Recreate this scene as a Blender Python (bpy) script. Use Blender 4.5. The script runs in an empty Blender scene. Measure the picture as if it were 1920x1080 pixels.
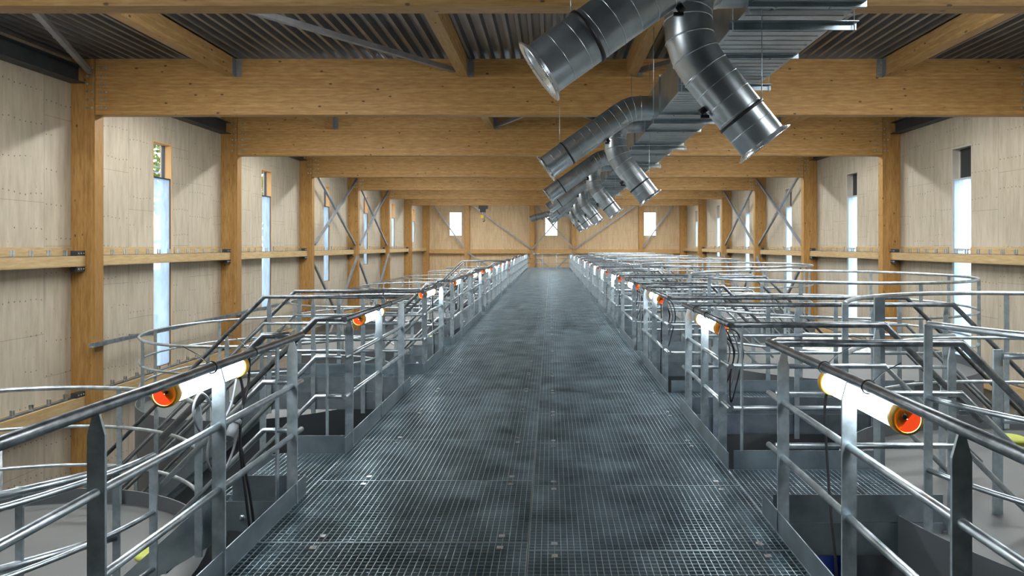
import bpy, math, random
from mathutils import Vector, Matrix
random.seed(7)
S = bpy.context.scene
C = S.collection
PI = math.pi

# ------------------------------------------------------------------ camera
cam_d = bpy.data.cameras.new('camera'); cam = bpy.data.objects.new('camera', cam_d); C.objects.link(cam)
cam.location = (0, 0, 1.72); cam.rotation_euler = (PI/2, 0, 0)
cam_d.sensor_width = 36; cam_d.lens = 1234/1920*36
cam_d.shift_x = -73/1920; cam_d.shift_y = -80/1920
cam_d.clip_end = 300
S.camera = cam

# ------------------------------------------------------------------ view and sky
S.view_settings.view_transform = 'Standard'; S.view_settings.look = 'None'
S.view_settings.gamma = 1; S.view_settings.use_curve_mapping = False
S.view_settings.exposure = 0.33
SKY_SIDE, SKY_BACK, SKY_FRONT = 3.6, 3.6, 9.0
LAMP = 17.0
FILL_LIGHT = 66.0
w = bpy.data.worlds.new('overcast_sky'); S.world = w; w.use_nodes = True
nt = w.node_tree; nt.nodes.clear()
def wn(t, **k):
    n = nt.nodes.new(t)
    for a, b in k.items(): setattr(n, a, b)
    return n
o_ = wn('ShaderNodeOutputWorld'); bg = wn('ShaderNodeBackground'); tc = wn('ShaderNodeTexCoord'); sx = wn('ShaderNodeSeparateXYZ')
m1 = wn('ShaderNodeMapRange'); m2 = wn('ShaderNodeMapRange'); ad = wn('ShaderNodeMath', operation='ADD')
nt.links.new(tc.outputs['Generated'], sx.inputs[0])
nt.links.new(sx.outputs['Y'], m1.inputs['Value']); nt.links.new(sx.outputs['Y'], m2.inputs['Value'])
m1.inputs['From Min'].default_value = .3; m1.inputs['From Max'].default_value = 1; m1.inputs['To Min'].default_value = SKY_SIDE; m1.inputs['To Max'].default_value = SKY_FRONT
m2.inputs['From Min'].default_value = -.3; m2.inputs['From Max'].default_value = -1; m2.inputs['To Min'].default_value = 0; m2.inputs['To Max'].default_value = SKY_BACK - SKY_SIDE
nt.links.new(m1.outputs[0], ad.inputs[0]); nt.links.new(m2.outputs[0], ad.inputs[1])
nt.links.new(ad.outputs[0], bg.inputs['Strength']); bg.inputs['Color'].default_value = (.74, .87, 1.0, 1)
nt.links.new(bg.outputs[0], o_.inputs[0])

# ------------------------------------------------------------------ materials
class NT:
    def __init__(s, name):
        s.m = bpy.data.materials.new(name); s.m.use_nodes = True; s.t = s.m.node_tree
        s.b = s.t.nodes['Principled BSDF']; s.out = s.t.nodes['Material Output']
    def n(s, t, ins=None, **k):
        x = s.t.nodes.new(t)
        for a, b in k.items(): setattr(x, a, b)
        for a, b in (ins or {}).items(): s.put(x.inputs[a], b)
        return x
    def put(s, sock, v):
        if isinstance(v, bpy.types.NodeSocket): s.t.links.new(v, sock)
        else: sock.default_value = v
    def math(s, op, a, b=0.0, c=None):
        x = s.n('ShaderNodeMath', operation=op); s.put(x.inputs[0], a); s.put(x.inputs[1], b)
        if c is not None: s.put(x.inputs[2], c)
        return x.outputs[0]
    def mix(s, f, a, b, bt='MIX'):
        x = s.n('ShaderNodeMix', data_type='RGBA', blend_type=bt); s.put(x.inputs[0], f); s.put(x.inputs[6], a); s.put(x.inputs[7], b)
        return x.outputs[2]
    def coord(s, scale=(1, 1, 1), rnd=20.0):
        tc = s.n('ShaderNodeTexCoord'); oi = s.n('ShaderNodeObjectInfo')
        v = s.n('ShaderNodeVectorMath', operation='MULTIPLY', ins={0: tc.outputs['Object'], 1: scale})
        r = s.math('MULTIPLY', oi.outputs['Random'], rnd)
        a = s.n('ShaderNodeVectorMath', operation='ADD', ins={0: v.outputs[0]}); s.put(a.inputs[1], r)
        return a.outputs[0]
    def noise(s, vec, scale=5, detail=3, rough=.5):
        return s.n('ShaderNodeTexNoise', ins={'Vector': vec, 'Scale': scale, 'Detail': detail, 'Roughness': rough}).outputs['Fac']
    def ramp(s, f, stops):
        x = s.n('ShaderNodeValToRGB', ins={0: f}); e = x.color_ramp.elements
        while len(e) < len(stops): e.new(.5)
        for i, (p, c) in enumerate(stops): e[i].position = p; e[i].color = (*c, 1)
        return x.outputs[0]
    def set(s, **k):
        for a, b in k.items(): s.put(s.b.inputs[a.replace('_', ' ')], b)
        return s.m

def metal(name, c0, c1, rough=.4, met=.85, scale=9):
    t = NT(name); v = t.coord(); f = t.noise(v, scale, 4, .6)
    col = t.ramp(f, [(.32, c0), (.68, c1)])
    r = t.math('MULTIPLY_ADD', f, .25, rough-.12)
    return t.set(Base_Color=col, Metallic=met, Roughness=r)
GALV = metal('galvanised_steel', (.36, .41, .44), (.66, .73, .77), .33, .93)
POSTM = metal('galvanised_flat_bar', (.36, .43, .46), (.56, .64, .68), .42, .72, 14)
TOPR = metal('shaded_rail_steel', (.14, .155, .17), (.34, .37, .39), .34, .9, 16)  # darker copy of the galvanised steel; the rails' shade is in the colour
GALVG = metal('galvanised_grating', (.40, .49, .53), (.66, .77, .82), .33, .97, 3)
GALVD = metal('galvanised_plate', (.27, .33, .36), (.44, .51, .55), .4, .9, 4)
DUCT = metal('duct_sheet', (.33, .37, .39), (.50, .55, .58), .33, .92, 3)
BRIGHT = metal('bright_aluminium', (.6, .62, .63), (.8, .82, .83), .28, .9)
DECK = metal('roof_deck_sheet', (.20, .205, .215), (.33, .34, .35), .36, .75, .6)
DARKST = metal('dark_painted_steel', (.035, .042, .05), (.06, .07, .08), .5, .2, 4)
BRACE = metal('grey_painted_steel', (.24, .255, .27), (.34, .355, .37), .5, .4, 4)

def wood(axis, name, c0, c1, c2, lam=.04, knots=True):
    t = NT(name)
    sc = {'x': (.12, 1, 1), 'y': (1, .12, 1), 'z': (1, 1, .12)}[axis]
    v = t.coord(sc, 30)
    f = t.noise(v, 26, 4, .6); g = t.noise(v, 3.5, 2, .5)
    col = t.ramp(f, [(.32, c0), (.5, c1), (.68, c2)])
    col = t.mix(t.math('MULTIPLY', g, .4), col, (c0[0]*.8, c0[1]*.8, c0[2]*.8, 1))
    tc = t.n('ShaderNodeTexCoord'); s = t.n('ShaderNodeSeparateXYZ', ins={0: tc.outputs['Object']})
    a = s.outputs['Z'] if axis != 'z' else s.outputs['X']
    q = t.math('DIVIDE', a, lam); fr = t.math('FRACT', q); fl = t.math('FLOOR', q)
    wnz = t.n('ShaderNodeTexWhiteNoise', noise_dimensions='1D', ins={'W': fl}).outputs['Value']
    col = t.mix(t.math('MULTIPLY', wnz, .34), col, (c0[0]*.75, c0[1]*.7, c0[2]*.6, 1))
    line = t.math('LESS_THAN', fr, .045)
    col = t.mix(t.math('MULTIPLY', line, .35), col, (c0[0]*.45, c0[1]*.4, c0[2]*.35, 1))
    if knots:
        ks = {'x': (.55, 1, 1), 'y': (1, .55, 1), 'z': (1, 1, .55)}[axis]
        vv = t.coord(ks, 11)
        vo = t.n('ShaderNodeTexVoronoi', ins={'Vector': vv, 'Scale': 6.5, 'Randomness': 1.0})
        k = t.n('ShaderNodeMapRange', ins={'Value': vo.outputs['Distance'], 'From Min': .15, 'From Max': .08, 'To Min': 0, 'To Max': .85})
        pick = t.math('GREATER_THAN', t.n('ShaderNodeSeparateColor', ins={0: vo.outputs['Color']}).outputs[0], .5)
        col = t.mix(t.math('MULTIPLY', k.outputs[0], pick), col, (.07, .028, .008, 1))
    return t.set(Base_Color=col, Roughness=.55)
WX = wood('x', 'glulam_across', (.44, .235, .07), (.60, .36, .125), (.72, .47, .19))
WY = wood('y', 'glulam_lengthwise', (.46, .27, .09), (.60, .38, .15), (.70, .48, .22))
WZ = wood('z', 'glulam_upright', (.37, .19, .05), (.50, .28, .085), (.60, .36, .13))
GIRTW = wood('y', 'pale_girt_timber', (.46, .31, .14), (.58, .42, .21), (.68, .52, .30), .5, False)
GIRTX = wood('x', 'girt_timber_across', (.46, .27, .09), (.58, .36, .14), (.68, .45, .20), .5, False)

def ply(name, c0, c1, c2, along='Y'):
    t = NT(name)
    v = t.coord((1, 1, .14), 3)
    f = t.noise(v, 9, 5, .62); big = t.noise(t.coord((1, 1, .5), 5), 1.1, 2)
    col = t.ramp(f, [(.28, c0), (.5, c1), (.72, c2)])
    col = t.mix(t.math('MULTIPLY', big, .25), col, (*[a*.72 for a in c0], 1))
    tc = t.n('ShaderNodeTexCoord'); s = t.n('ShaderNodeSeparateXYZ', ins={0: tc.outputs['Object']})
    u, z = s.outputs[along], s.outputs['Z']
    cell = t.math('FLOOR', t.math('DIVIDE', u, 1.25))
    zo = t.math('ADD', z, t.math('MULTIPLY', cell, .83))
    s1 = t.math('LESS_THAN', t.math('FRACT', t.math('DIVIDE', u, 1.25)), .006)
    s2 = t.math('LESS_THAN', t.math('FRACT', t.math('DIVIDE', zo, 2.5)), .003)
    seam = t.math('MAXIMUM', s1, s2)
    col = t.mix(t.math('MULTIPLY', seam, .6), col, (.10, .08, .05, 1))
    # rows of nail heads
    nz = t.noise(tc.outputs['Object'], 2.2, 2)
    zz = t.math('ADD', zo, t.math('MULTIPLY', nz, .16))
    a = t.math('MULTIPLY', t.math('SUBTRACT', t.math('FRACT', t.math('DIVIDE', u, .125)), .5), .125)
    b = t.math('MULTIPLY', t.math('SUBTRACT', t.math('FRACT', t.math('DIVIDE', zz, .66)), .5), .66)
    d = t.math('SQRT', t.math('ADD', t.math('POWER', a, 2.0), t.math('POWER', b, 2.0)))
    dot = t.math('LESS_THAN', d, .014)
    skip = t.math('GREATER_THAN', t.noise(tc.outputs['Object'], 1.6, 1), .44)
    col = t.mix(t.math('MULTIPLY', t.math('MULTIPLY', dot, skip), .75), col, (.09, .07, .05, 1))
    kn = t.n('ShaderNodeTexVoronoi', ins={'Vector': t.coord((1, 1, .6), 7), 'Scale': 5.0})
    k2 = t.n('ShaderNodeMapRange', ins={'Value': kn.outputs['Distance'], 'From Min': .06, 'From Max': .03, 'To Min': 0, 'To Max': .5})
    col = t.mix(k2.outputs[0], col, (.20, .13, .07, 1))
    return t.set(Base_Color=col, Roughness=.7)
PLY = ply('plywood_side', (.41, .35, .255), (.51, .445, .335), (.60, .53, .415))
PLYF = ply('plywood_end', (.50, .35, .19), (.62, .46, .27), (.70, .55, .34), 'X')  # same plywood as the sides, with the warm far-end light put into its colour

def plain(name, c, rough=.5, met=0, **k):
    t = NT(name); v = t.coord(); f = t.noise(v, 6, 3)
    col = t.mix(t.math('MULTIPLY', f, .35), (*c, 1), (*[a*.6 for a in c], 1))
    return t.set(Base_Color=col, Roughness=rough, Metallic=met)
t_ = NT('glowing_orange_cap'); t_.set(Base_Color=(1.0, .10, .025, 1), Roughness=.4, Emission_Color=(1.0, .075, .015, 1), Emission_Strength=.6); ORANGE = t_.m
AMBER = plain('amber_plastic', (.62, .34, .04), .35)
CAPB = plain('shaded_cap_plastic', (.30, .13, .02), .35)  # brown tone paints the rail's shadow onto the orange cap
RUBBER = plain('black_rubber', (.012, .012, .013), .5)
GREYC = plain('grey_cable', (.16, .17, .18), .5)
TANKTOP = plain('tank_roof_coating', (.135, .14, .135), .5, .1)
TANKS = plain('tank_shell', (.14, .155, .165), .5, .3)
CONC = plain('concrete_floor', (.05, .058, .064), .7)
BLUE = plain('blue_plastic', (.01, .05, .40), .4)
LIME = plain('lime_plastic', (.55, .60, .10), .45)
YEL = plain('yellow_paint', (.85, .60, .03), .4)
SHEET = plain('white_sheeting', (.62, .62, .60), .5)
FRAMEW = plain('window_reveal_timber', (.75, .42, .17), .55)
FRAMEB = plain('window_frame_dark', (.03, .05, .09), .4)
FRAMEG = plain('window_frame_pale', (.55, .52, .46), .5)
PANELD = plain('dark_vent_panel', (.030, .034, .032), .5)
LEAF = plain('tree_leaves', (.20, .26, .05), .6)
BARK = plain('tree_bark', (.12, .09, .06), .8)
GRASS = plain('outside_ground', (.16, .17, .12), .9)

def glass():
    t = NT('frosted_pane')
    tr = t.n('ShaderNodeBsdfTransparent', ins={'Color': (.80, .90, 1.0, 1)}); tl = t.n('ShaderNodeBsdfTranslucent', ins={'Color': (.80, .88, .97, 1)})
    gl = t.n('ShaderNodeBsdfGlossy', ins={'Color': (.9, .9, .9, 1), 'Roughness': .15})
    f = t.noise(t.coord((1, 1, .4)), 2.5, 4)
    fm = t.n('ShaderNodeMapRange', ins={'Value': f, 'From Min': .3, 'From Max': .7, 'To Min': .35, 'To Max': .85})
    a = t.n('ShaderNodeMixShader', ins={0: fm.outputs[0]}); t.put(a.inputs[1], tr.outputs[0]); t.put(a.inputs[2], tl.outputs[0])
    b = t.n('ShaderNodeMixShader', ins={0: .06}); t.put(b.inputs[1], a.outputs[0]); t.put(b.inputs[2], gl.outputs[0])
    t.t.links.new(b.outputs[0], t.out.inputs[0]); return t.m
FROST = glass()
def clear():
    t = NT('clear_pane')
    tr = t.n('ShaderNodeBsdfTransparent', ins={'Color': (.93, .96, .97, 1)}); gl = t.n('ShaderNodeBsdfGlossy', ins={'Roughness': .05})
    b = t.n('ShaderNodeMixShader', ins={0: .06}); t.put(b.inputs[1], tr.outputs[0]); t.put(b.inputs[2], gl.outputs[0])
    t.t.links.new(b.outputs[0], t.out.inputs[0]); return t.m
CLEAR = clear()
def lampm():
    t = NT('lit_tube')
    t.set(Base_Color=(.9, .93, .95, 1), Roughness=.4, Emission_Color=(.86, .95, 1.0, 1), Emission_Strength=LAMP); return t.m
TUBE = lampm()
t_ = NT('added_fill_diffuser'); t_.set(Base_Color=(.9, .9, .88, 1), Emission_Color=(.95, .98, 1.0, 1), Emission_Strength=FILL_LIGHT); FILLM = t_.m

# ------------------------------------------------------------------ mesh helpers
class MB:
    def __init__(s): s.v = []; s.f = []; s.sm = []
    def add(s, vs, fs, sm=False):
        k = len(s.v); s.v += [tuple(p) for p in vs]; s.f += [tuple(i+k for i in f) for f in fs]; s.sm += [sm]*len(fs); return s
    def box(s, x0, x1, y0, y1, z0, z1):
        return s.add([(x, y, z) for x in (x0, x1) for y in (y0, y1) for z in (z0, z1)],
                     [(0, 1, 3, 2), (4, 6, 7, 5), (0, 4, 5, 1), (2, 3, 7, 6), (0, 2, 6, 4), (1, 5, 7, 3)])
    def prism(s, poly, d):            # poly: 3d points, d: extrusion vector
        n = len(poly); P = [Vector(p) for p in poly]; d = Vector(d)
        return s.add(P+[p+d for p in P], [tuple(range(n))[::-1], tuple(range(n, 2*n))]+[(i, (i+1) % n, n+(i+1) % n, n+i) for i in range(n)])
    def bar(s, p0, p1, w, h, up=(0, 0, 1)):   # rectangular bar
        p0, p1 = Vector(p0), Vector(p1); d = (p1-p0).normalized(); u = Vector(up)
        a = d.cross(u)
        if a.length < 1e-4: a = Vector((1, 0, 0))
        a.normalize(); b = a.cross(d).normalized(); a *= w/2; b *= h/2
        return s.prism([p0-a-b, p0+a-b, p0+a+b, p0-a+b], p1-p0)
    def tube(s, pts, r, n=10, caps=True, closed=False):
        P = [Vector(p) for p in pts]; m = len(P); vs = []; N = None
        for i, p in enumerate(P):
            if closed: t = (P[(i+1) % m]-P[i-1])
            else: t = P[min(i+1, m-1)]-P[max(i-1, 0)]
            t.normalize()
            if N is None:
                a = Vector((0, 0, 1)) if abs(t.z) < .9 else Vector((1, 0, 0)); N = t.cross(a).normalized()
            else:
                N = (N - t*N.dot(t)).normalized()
            B = t.cross(N)
            k = 1.0
            if (0 < i < m-1) or closed:
                d1 = (P[i]-P[i-1]).normalized(); d2 = (P[(i+1) % m]-P[i]).normalized()
                c = max(.5, math.sqrt(max(0, (1+d1.dot(d2))/2))); k = 1/c
                ax = (d2-d1)
            rr = r if not isinstance(r, (list, tuple)) else r[i]
            for j in range(n):
                an = 2*PI*j/n; q = (N*math.cos(an)+B*math.sin(an))*rr
                if k > 1.001 and ax.length > 1e-5:
                    au = ax.normalized(); q += au*q.dot(au)*(k-1)
                vs.append(p+q)
        fs = []
        for i in range(m if closed else m-1):
            for j in range(n):
                a = i*n+j; b = i*n+(j+1) % n; c2 = ((i+1) % m)*n
                fs.append((a, b, c2+(j+1) % n, c2+j))
        s.add(vs, fs, True)
        if caps and not closed:
            k = len(s.v)-m*n
            s.f += [tuple(k+j for j in range(n))[::-1], tuple(k+(m-1)*n+j for j in range(n))]; s.sm += [False, False]
        return s
    def lathe(s, prof, o=(0, 0, 0), d=(0, 0, 1), n=32, sm=True):     # profile (r, t) about axis d through o
        o = Vector(o); d = Vector(d).normalized(); a = Vector((0, 0, 1)) if abs(d.z) < .9 else Vector((1, 0, 0))
        N = d.cross(a).normalized(); B = d.cross(N); vs = []
        for r, t in prof:
            for j in range(n):
                an = 2*PI*j/n; vs.append(o+d*t+(N*math.cos(an)+B*math.sin(an))*r)
        fs = [(i*n+j, i*n+(j+1) % n, (i+1)*n+(j+1) % n, (i+1)*n+j) for i in range(len(prof)-1) for j in range(n)]
        return s.add(vs, fs, sm)
    def build(s, name, mat, parent=None, loc=None):
        me = bpy.data.meshes.new(name)
        off = Vector(loc) if loc is not None else (parent.get('_o') and Vector(parent['_o']) if parent is not None else Vector((0, 0, 0)))
        if off is None: off = Vector((0, 0, 0))
        me.from_pydata([Vector(v)-off for v in s.v], [], s.f); me.polygons.foreach_set('use_smooth', s.sm)
        me.materials.append(mat); me.update()
        import bmesh
        bm = bmesh.new(); bm.from_mesh(me); bmesh.ops.recalc_face_normals(bm, faces=bm.faces); bm.to_mesh(me); bm.free()
        o = bpy.data.objects.new(name, me); C.objects.link(o)
        if parent is not None: o.parent = parent; o['_o'] = tuple(off)
        else: o.location = off; o['_o'] = tuple(off)
        return o
def tag(o, label=None, cat=None, group=None, kind=None):
    for k, v in (('label', label), ('category', cat), ('group', group), ('kind', kind)):
        if v: o[k] = v
    return o
def thing(name, loc, label, cat, group=None, kind=None):
    o = bpy.data.objects.new(name, None); C.objects.link(o); o.location = loc; o['_o'] = tuple(float(a) for a in loc)
    o.empty_display_size = .1
    return tag(o, label, cat, group, kind)
def dup(src, delta, label=None, group=None):
    def cp(o, par):
        c = o.copy(); C.objects.link(c); c.parent = par
        for ch in kids[o.name]: cp(ch, c)
        return c
    kids = {}
    def gather(o):
        kids[o.name] = list(o.children)
        for ch in o.children: gather(ch)
    gather(src)
    r = cp(src, None); r.location = Vector(src.location)+Vector(delta)
    if label: r['label'] = label
    if group: r['group'] = group
    return r
ORD = ['nearest', 'second nearest', 'third nearest', 'fourth nearest', 'fifth nearest', 'sixth nearest', 'seventh nearest', 'eighth nearest', 'ninth nearest', 'tenth nearest',
       'eleventh nearest', 'twelfth nearest', 'thirteenth nearest', 'fourteenth nearest', 'fifteenth nearest', 'sixteenth nearest', 'seventeenth nearest', 'eighteenth nearest', 'nineteenth nearest', 'twentieth nearest']
def st(name, mb, mat, parent=None):
    o = mb.build(name, mat, parent); o['kind'] = 'structure'; return o

# ------------------------------------------------------------------ room shell
XL, XR, YE = -9.63, 10.2, 49.6
ZF, ZT = -6.0, 5.62
Y0 = -4.0
FB = [7.2+6*k for k in range(7)]            # beam planes
def wall_x(name, xa, xb, holes, mat, y0, y1):
    mb = MB(); ys = sorted({y0, y1, *[h[0] for h in holes], *[h[1] for h in holes]})
    for a, b in zip(ys, ys[1:]):
        hs = [h for h in holes if h[0] <= a+1e-6 and h[1] >= b-1e-6]
        z = ZF
        for h in sorted(hs, key=lambda q: q[2]):
            mb.box(xa, xb, a, b, z, h[2]); z = h[3]
        mb.box(xa, xb, a, b, z, ZT)
    return st(name, mb, mat)
WLY = [9.95+5.97*k for k in range(7)]
LB = [-1.5, -1.3, -.45, .15, .7, 1.3, 1.9]
RB = [-1.5, -1.3, -.86, -.23, .4, 1.0, 1.6]
WRY = [10.0+5.95*k for k in range(7)]
holesL = [(y, y+.80, b, 4.27) for y, b in zip(WLY, LB)]
holesR = [(y, y+.80, b, 4.18) for y, b in zip(WRY, RB)]
wall_x('wall_left', XL-.28, XL, holesL, PLY, Y0, YE+.3)
wall_x('wall_right', XR, XR+.28, holesR, PLY, Y0, YE+.3)
mb = MB(); ex = [XL, -7.68, -6.71, -.46, .52, 6.99, 7.96, XR]
for i in range(7):
    if i % 2 == 0: mb.box(ex[i], ex[i+1], YE, YE+.28, ZF, ZT)
    else: mb.box(ex[i], ex[i+1], YE, YE+.28, ZF, 2.42); mb.box(ex[i], ex[i+1], YE, YE+.28, 4.24, ZT)
st('wall_far', mb, PLYF)
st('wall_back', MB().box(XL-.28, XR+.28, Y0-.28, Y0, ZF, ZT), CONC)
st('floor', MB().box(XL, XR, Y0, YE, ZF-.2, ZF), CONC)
st('ground_outside', MB().box(-60, XL-.3, -10, 90, -1.6-.2, -1.6).box(XR+.3, 60, -10, 90, -1.8, -1.6), GRASS)
# corrugated roof deck, ribs along the hall
mb = MB(); prof = []; x = XL; z0 = 5.465
while x < XR-.2:
    prof += [(x, z0), (x+.06, z0), (x+.085, z0+.12), (x+.185, z0+.12)]; x += .21
prof.append((XR, z0))
vs = [(px, y, pz) for y in (Y0, YE) for px, pz in prof]; n = len(prof)
mb.add(vs, [(i, i+1, n+i+1, n+i) for i in range(n-1)]); mb.box(XL-.28, XR+.28, Y0, YE+.3, ZT, ZT+.15)
st('ceiling', mb, DECK)

# windows
wi = 0
def window_side(side, y, zb, zt):
    global wi; wi += 1
    s = 1 if side == 'l' else -1
    X = XL if side == 'l' else XR
    xi, xo = X, X-s*.28
    r = thing('window_%d' % wi, (X, y+.4, zb), None, None, kind='structure')
    ztr = 3.37
    lo, hi = sorted((xi+s*.0, xo))
    m = MB()
    m.box(lo, hi, y, y+.03, zb, zt).box(lo, hi, y+.77, y+.8, zb, zt).box(lo, hi, y+.03, y+.77, zb, zb+.03).box(lo, hi, y+.03, y+.77, zt-.03, zt)
    m.build('reveal', FRAMEW if side == 'l' else FRAMEG, r)
    m = MB(); a, b = sorted((xo+s*.05, xo+s*.11))
    m.box(a, b, y+.03, y+.06, zb+.03, zt-.03).box(a, b, y+.74, y+.77, zb+.03, zt-.03).box(a, b, y+.06, y+.74, ztr, ztr+.05)
    if side == 'r': m.box(a, b, y+.06, y+.74, 1.60, 1.64)
    m.box(a, b, y+.06, y+.74, zb+.03, zb+.07)
    m.build('frame', FRAMEB if side == 'l' else FRAMEG, r)
    a, b = sorted((xo+s*.075, xo+s*.085))
    a3, b3 = sorted((X-s*.035, X-s*.045))
    MB().box(a3, b3, y+.045, y+.755, zb+.045, ztr).build('pane', FROST, r)
    m = MB(); a3, b3 = sorted((X-s*.02, X-s*.06))
    m.box(a3, b3, y+.03, y+.045, zb+.03, ztr+.03).box(a3, b3, y+.755, y+.77, zb+.03, ztr+.03).box(a3, b3, y+.045, y+.755, ztr, ztr+.03).box(a3, b3, y+.045, y+.755, zb+.03, zb+.045)
    if side == 'r': m.box(a3, b3, y+.045, y+.755, 1.60, 1.64)
    m.build('inner_frame', FRAMEB if side == 'l' else FRAMEG, r)
    if side == 'l': MB().box(a, b, y+.06, y+.74, ztr+.05, zt-.03).build('pane', CLEAR, r)
    else: MB().box(a, b+.02, y+.06, y+.74, ztr+.05, zt-.03).build('dark_panel', PANELD, r)
for y, b in zip(WLY, LB): window_side('l', y, b, 4.27)
for y, b in zip(WRY, RB): window_side('r', y, b, 4.18)
for x0, x1 in ((-7.68, -6.71), (-.46, .52), (6.99, 7.96)):
    wi += 1; r = thing('window_%d' % wi, ((x0+x1)/2, YE, 2.42), None, None, kind='structure')
    m = MB()
    for a, b, c, d in ((x0, x0+.05, 2.42, 4.24), (x1-.05, x1, 2.42, 4.24), (x0, x1, 2.42, 2.47), (x0, x1, 4.19, 4.24), (x0, x1, 3.31, 3.36)): m.box(a, b, YE+.1, YE+.17, c, d)
    m.build('frame', FRAMEG, r); MB().box(x0, x1, YE+.13, YE+.14, 2.42, 4.24).build('pane', CLEAR, r)

# ------------------------------------------------------------------ timber frame
def bolts(m, xs, zs, y):
    for x in xs:
        for z in zs: m.lathe([(0.0, 0), (.020, 0), (.025, .004), (.025, .01)], (x, y-.010, z), (0, 1, 0), 8)
IL, IR = -9.15, 9.68
bm0 = thing('glulam_beam', (.26, FB[0], 4.34), 'wide glulam roof beam across the hall, nearest, cut off by the top edge', 'beam', 'roof beams across the hall')
tb = MB().box(IL+.01, IR-.01, FB[0], FB[0]+.24, 4.34, 5.46).build('timber', WX, bm0)
m = MB(); zs = [4.48+.16*i for i in range(6)]
bolts(m, [IL+.14, IL+.23, IR-.14, IR-.23], zs, FB[0]); m.build('bolt_heads', GALV, tb)
for k in range(1, 7):
    dup(bm0, (0, 6*k, 0), 'wide glulam roof beam across the hall, %s to the camera' % ORD[k] if k < 6 else 'farthest glulam roof beam, last one before the end wall')
for side, x0, x1 in (('left', XL, IL), ('right', IR, XR-.01)):
    c0 = thing('glulam_column', ((x0+x1)/2, FB[0], ZF), 'glulam column on the %s wall under the nearest beam' % side, 'column', 'columns along the %s wall' % side)
    tb = MB().box(x0, x1, FB[0], FB[0]+.26, ZF, 5.46).build('timber', WZ, c0)
    m = MB(); xm = IL-.1 if side == 'left' else IR+.1
    bolts(m, [xm-.05, xm+.05], zs, FB[0]); m.build('bolt_heads', GALV, tb)
    for k in range(1, 7):
        dup(c0, (0, 6*k, 0), 'glulam column on the %s wall, %s to the camera' % (side, ORD[k]))
    o = MB().box(x0+.004, x1-.004, YE-.30, YE-.01, ZF+.005, 5.45).build('corner_post', WZ, loc=((x0+x1)/2, YE-.15, ZF))
    tag(o, 'glulam post in the far %s corner of the hall' % side, 'column')
PX = [(-6.52, -6.32), (-1.86, -1.66), (1.52, 1.72), (6.65, 6.85)]
PN = ['left outer', 'left inner', 'right inner', 'right outer']
for j, (a, b) in enumerate(PX):
    p0 = thing('glulam_purlin', ((a+b)/2, FB[0]+.24, 5.11), '%s glulam purlin between the nearest two roof beams' % PN[j], 'purlin', 'purlins under the roof deck')
    MB().box(a, b, FB[0]+.245, FB[1]-.005, 5.11, 5.46).build('timber', WY, p0)
    xb = b if j != 3 else a-.12
    m = MB(); m.box(xb, xb+.12, FB[1]-.012, FB[1]-.004, 5.09, 5.45).box(xb if j != 3 else xb+.112, (xb if j != 3 else xb+.112)+.008, FB[1]-.16, FB[1]-.012, 5.09, 5.45)
    for r_ in range(5):
        for c_ in range(2): m.lathe([(0, 0), (.011, 0), (.014, .006)], (xb+.035+.05*c_, FB[1]-.018, 5.14+.065*r_), (0, 1, 0), 8)
    m.build('steel_hanger', BRACE, p0)
    for k in range(1, 6): dup(p0, (0, 6*k, 0), '%s glulam purlin in roof bay %s to the camera' % (PN[j], ORD[k]))
    o = MB().box(a, b, FB[6]+.245, YE-.01, 5.11, 5.46).build('glulam_purlin', WY, loc=((a+b)/2, FB[6]+.24, 5.11))
    tag(o, '%s glulam purlin in the last bay before the end wall' % PN[j], 'purlin', 'purlins under the roof deck')
# roof braces
def brace(p0, p1, label, r=.045):
    o = MB().bar(p0, p1, .09, .09).build('steel_brace', BRACE, loc=p0); tag(o, label, 'brace', 'steel bracing bars')
for k in (0, 2, 4):
    ya, yb = FB[k]+.26, FB[k+1]-.06
    w_ = ['nearest', 'third', 'fifth'][k//2]
    brace((-6.25, ya, 5.22), (-1.93, yb, 5.22), 'long diagonal roof brace left of centre in the %s roof bay' % w_)
    brace((-6.6, ya, 5.22), (-9.2, yb, 5.18), 'diagonal roof brace to the left column head in the %s roof bay' % w_)
    brace((6.95, ya, 5.22), (9.5, yb, 5.18), 'diagonal roof brace to the right column head in the %s roof bay' % w_)
    brace((1.80, yb, 5.22), (6.55, ya, 5.22), 'long diagonal roof brace right of centre in the %s roof bay' % w_)
brace((-1.55, FB[2]-.06, 5.2), (1.45, FB[1]+.3, 5.2), 'diagonal brace between the inner purlins in the second roof bay, rising right')
brace((1.45, FB[2]-.06, 5.3), (-1.55, FB[1]+.3, 5.3), 'diagonal brace between the inner purlins in the second roof bay, rising left')
# eave beams
for side, x0, x1, xf in (('left', XL, XL+.16, XL+.30), ('right', XR-.16, XR, XR-.30)):
    m = MB(); xa, xb = min(x0, xf), max(x1, xf)
    for k in range(7):
        ya = FB[k]+.27; yb = FB[k+1]-.01 if k < 6 else YE-.31
        xm = (xa+xb)/2
        m = MB().box(xm-.01, xm+.01, ya, yb, 4.98, 5.28).box(xa, xb, ya, yb, 4.965, 4.98).box(xa, xb, ya, yb, 5.28, 5.295)
        o = m.build('steel_eave_beam', DARKST, loc=(xm, ya, 4.97))
        tag(o, 'dark steel eave beam atop the %s wall, bay %s to the camera' % (side, ORD[k]), 'beam', 'steel eave beams')
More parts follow.
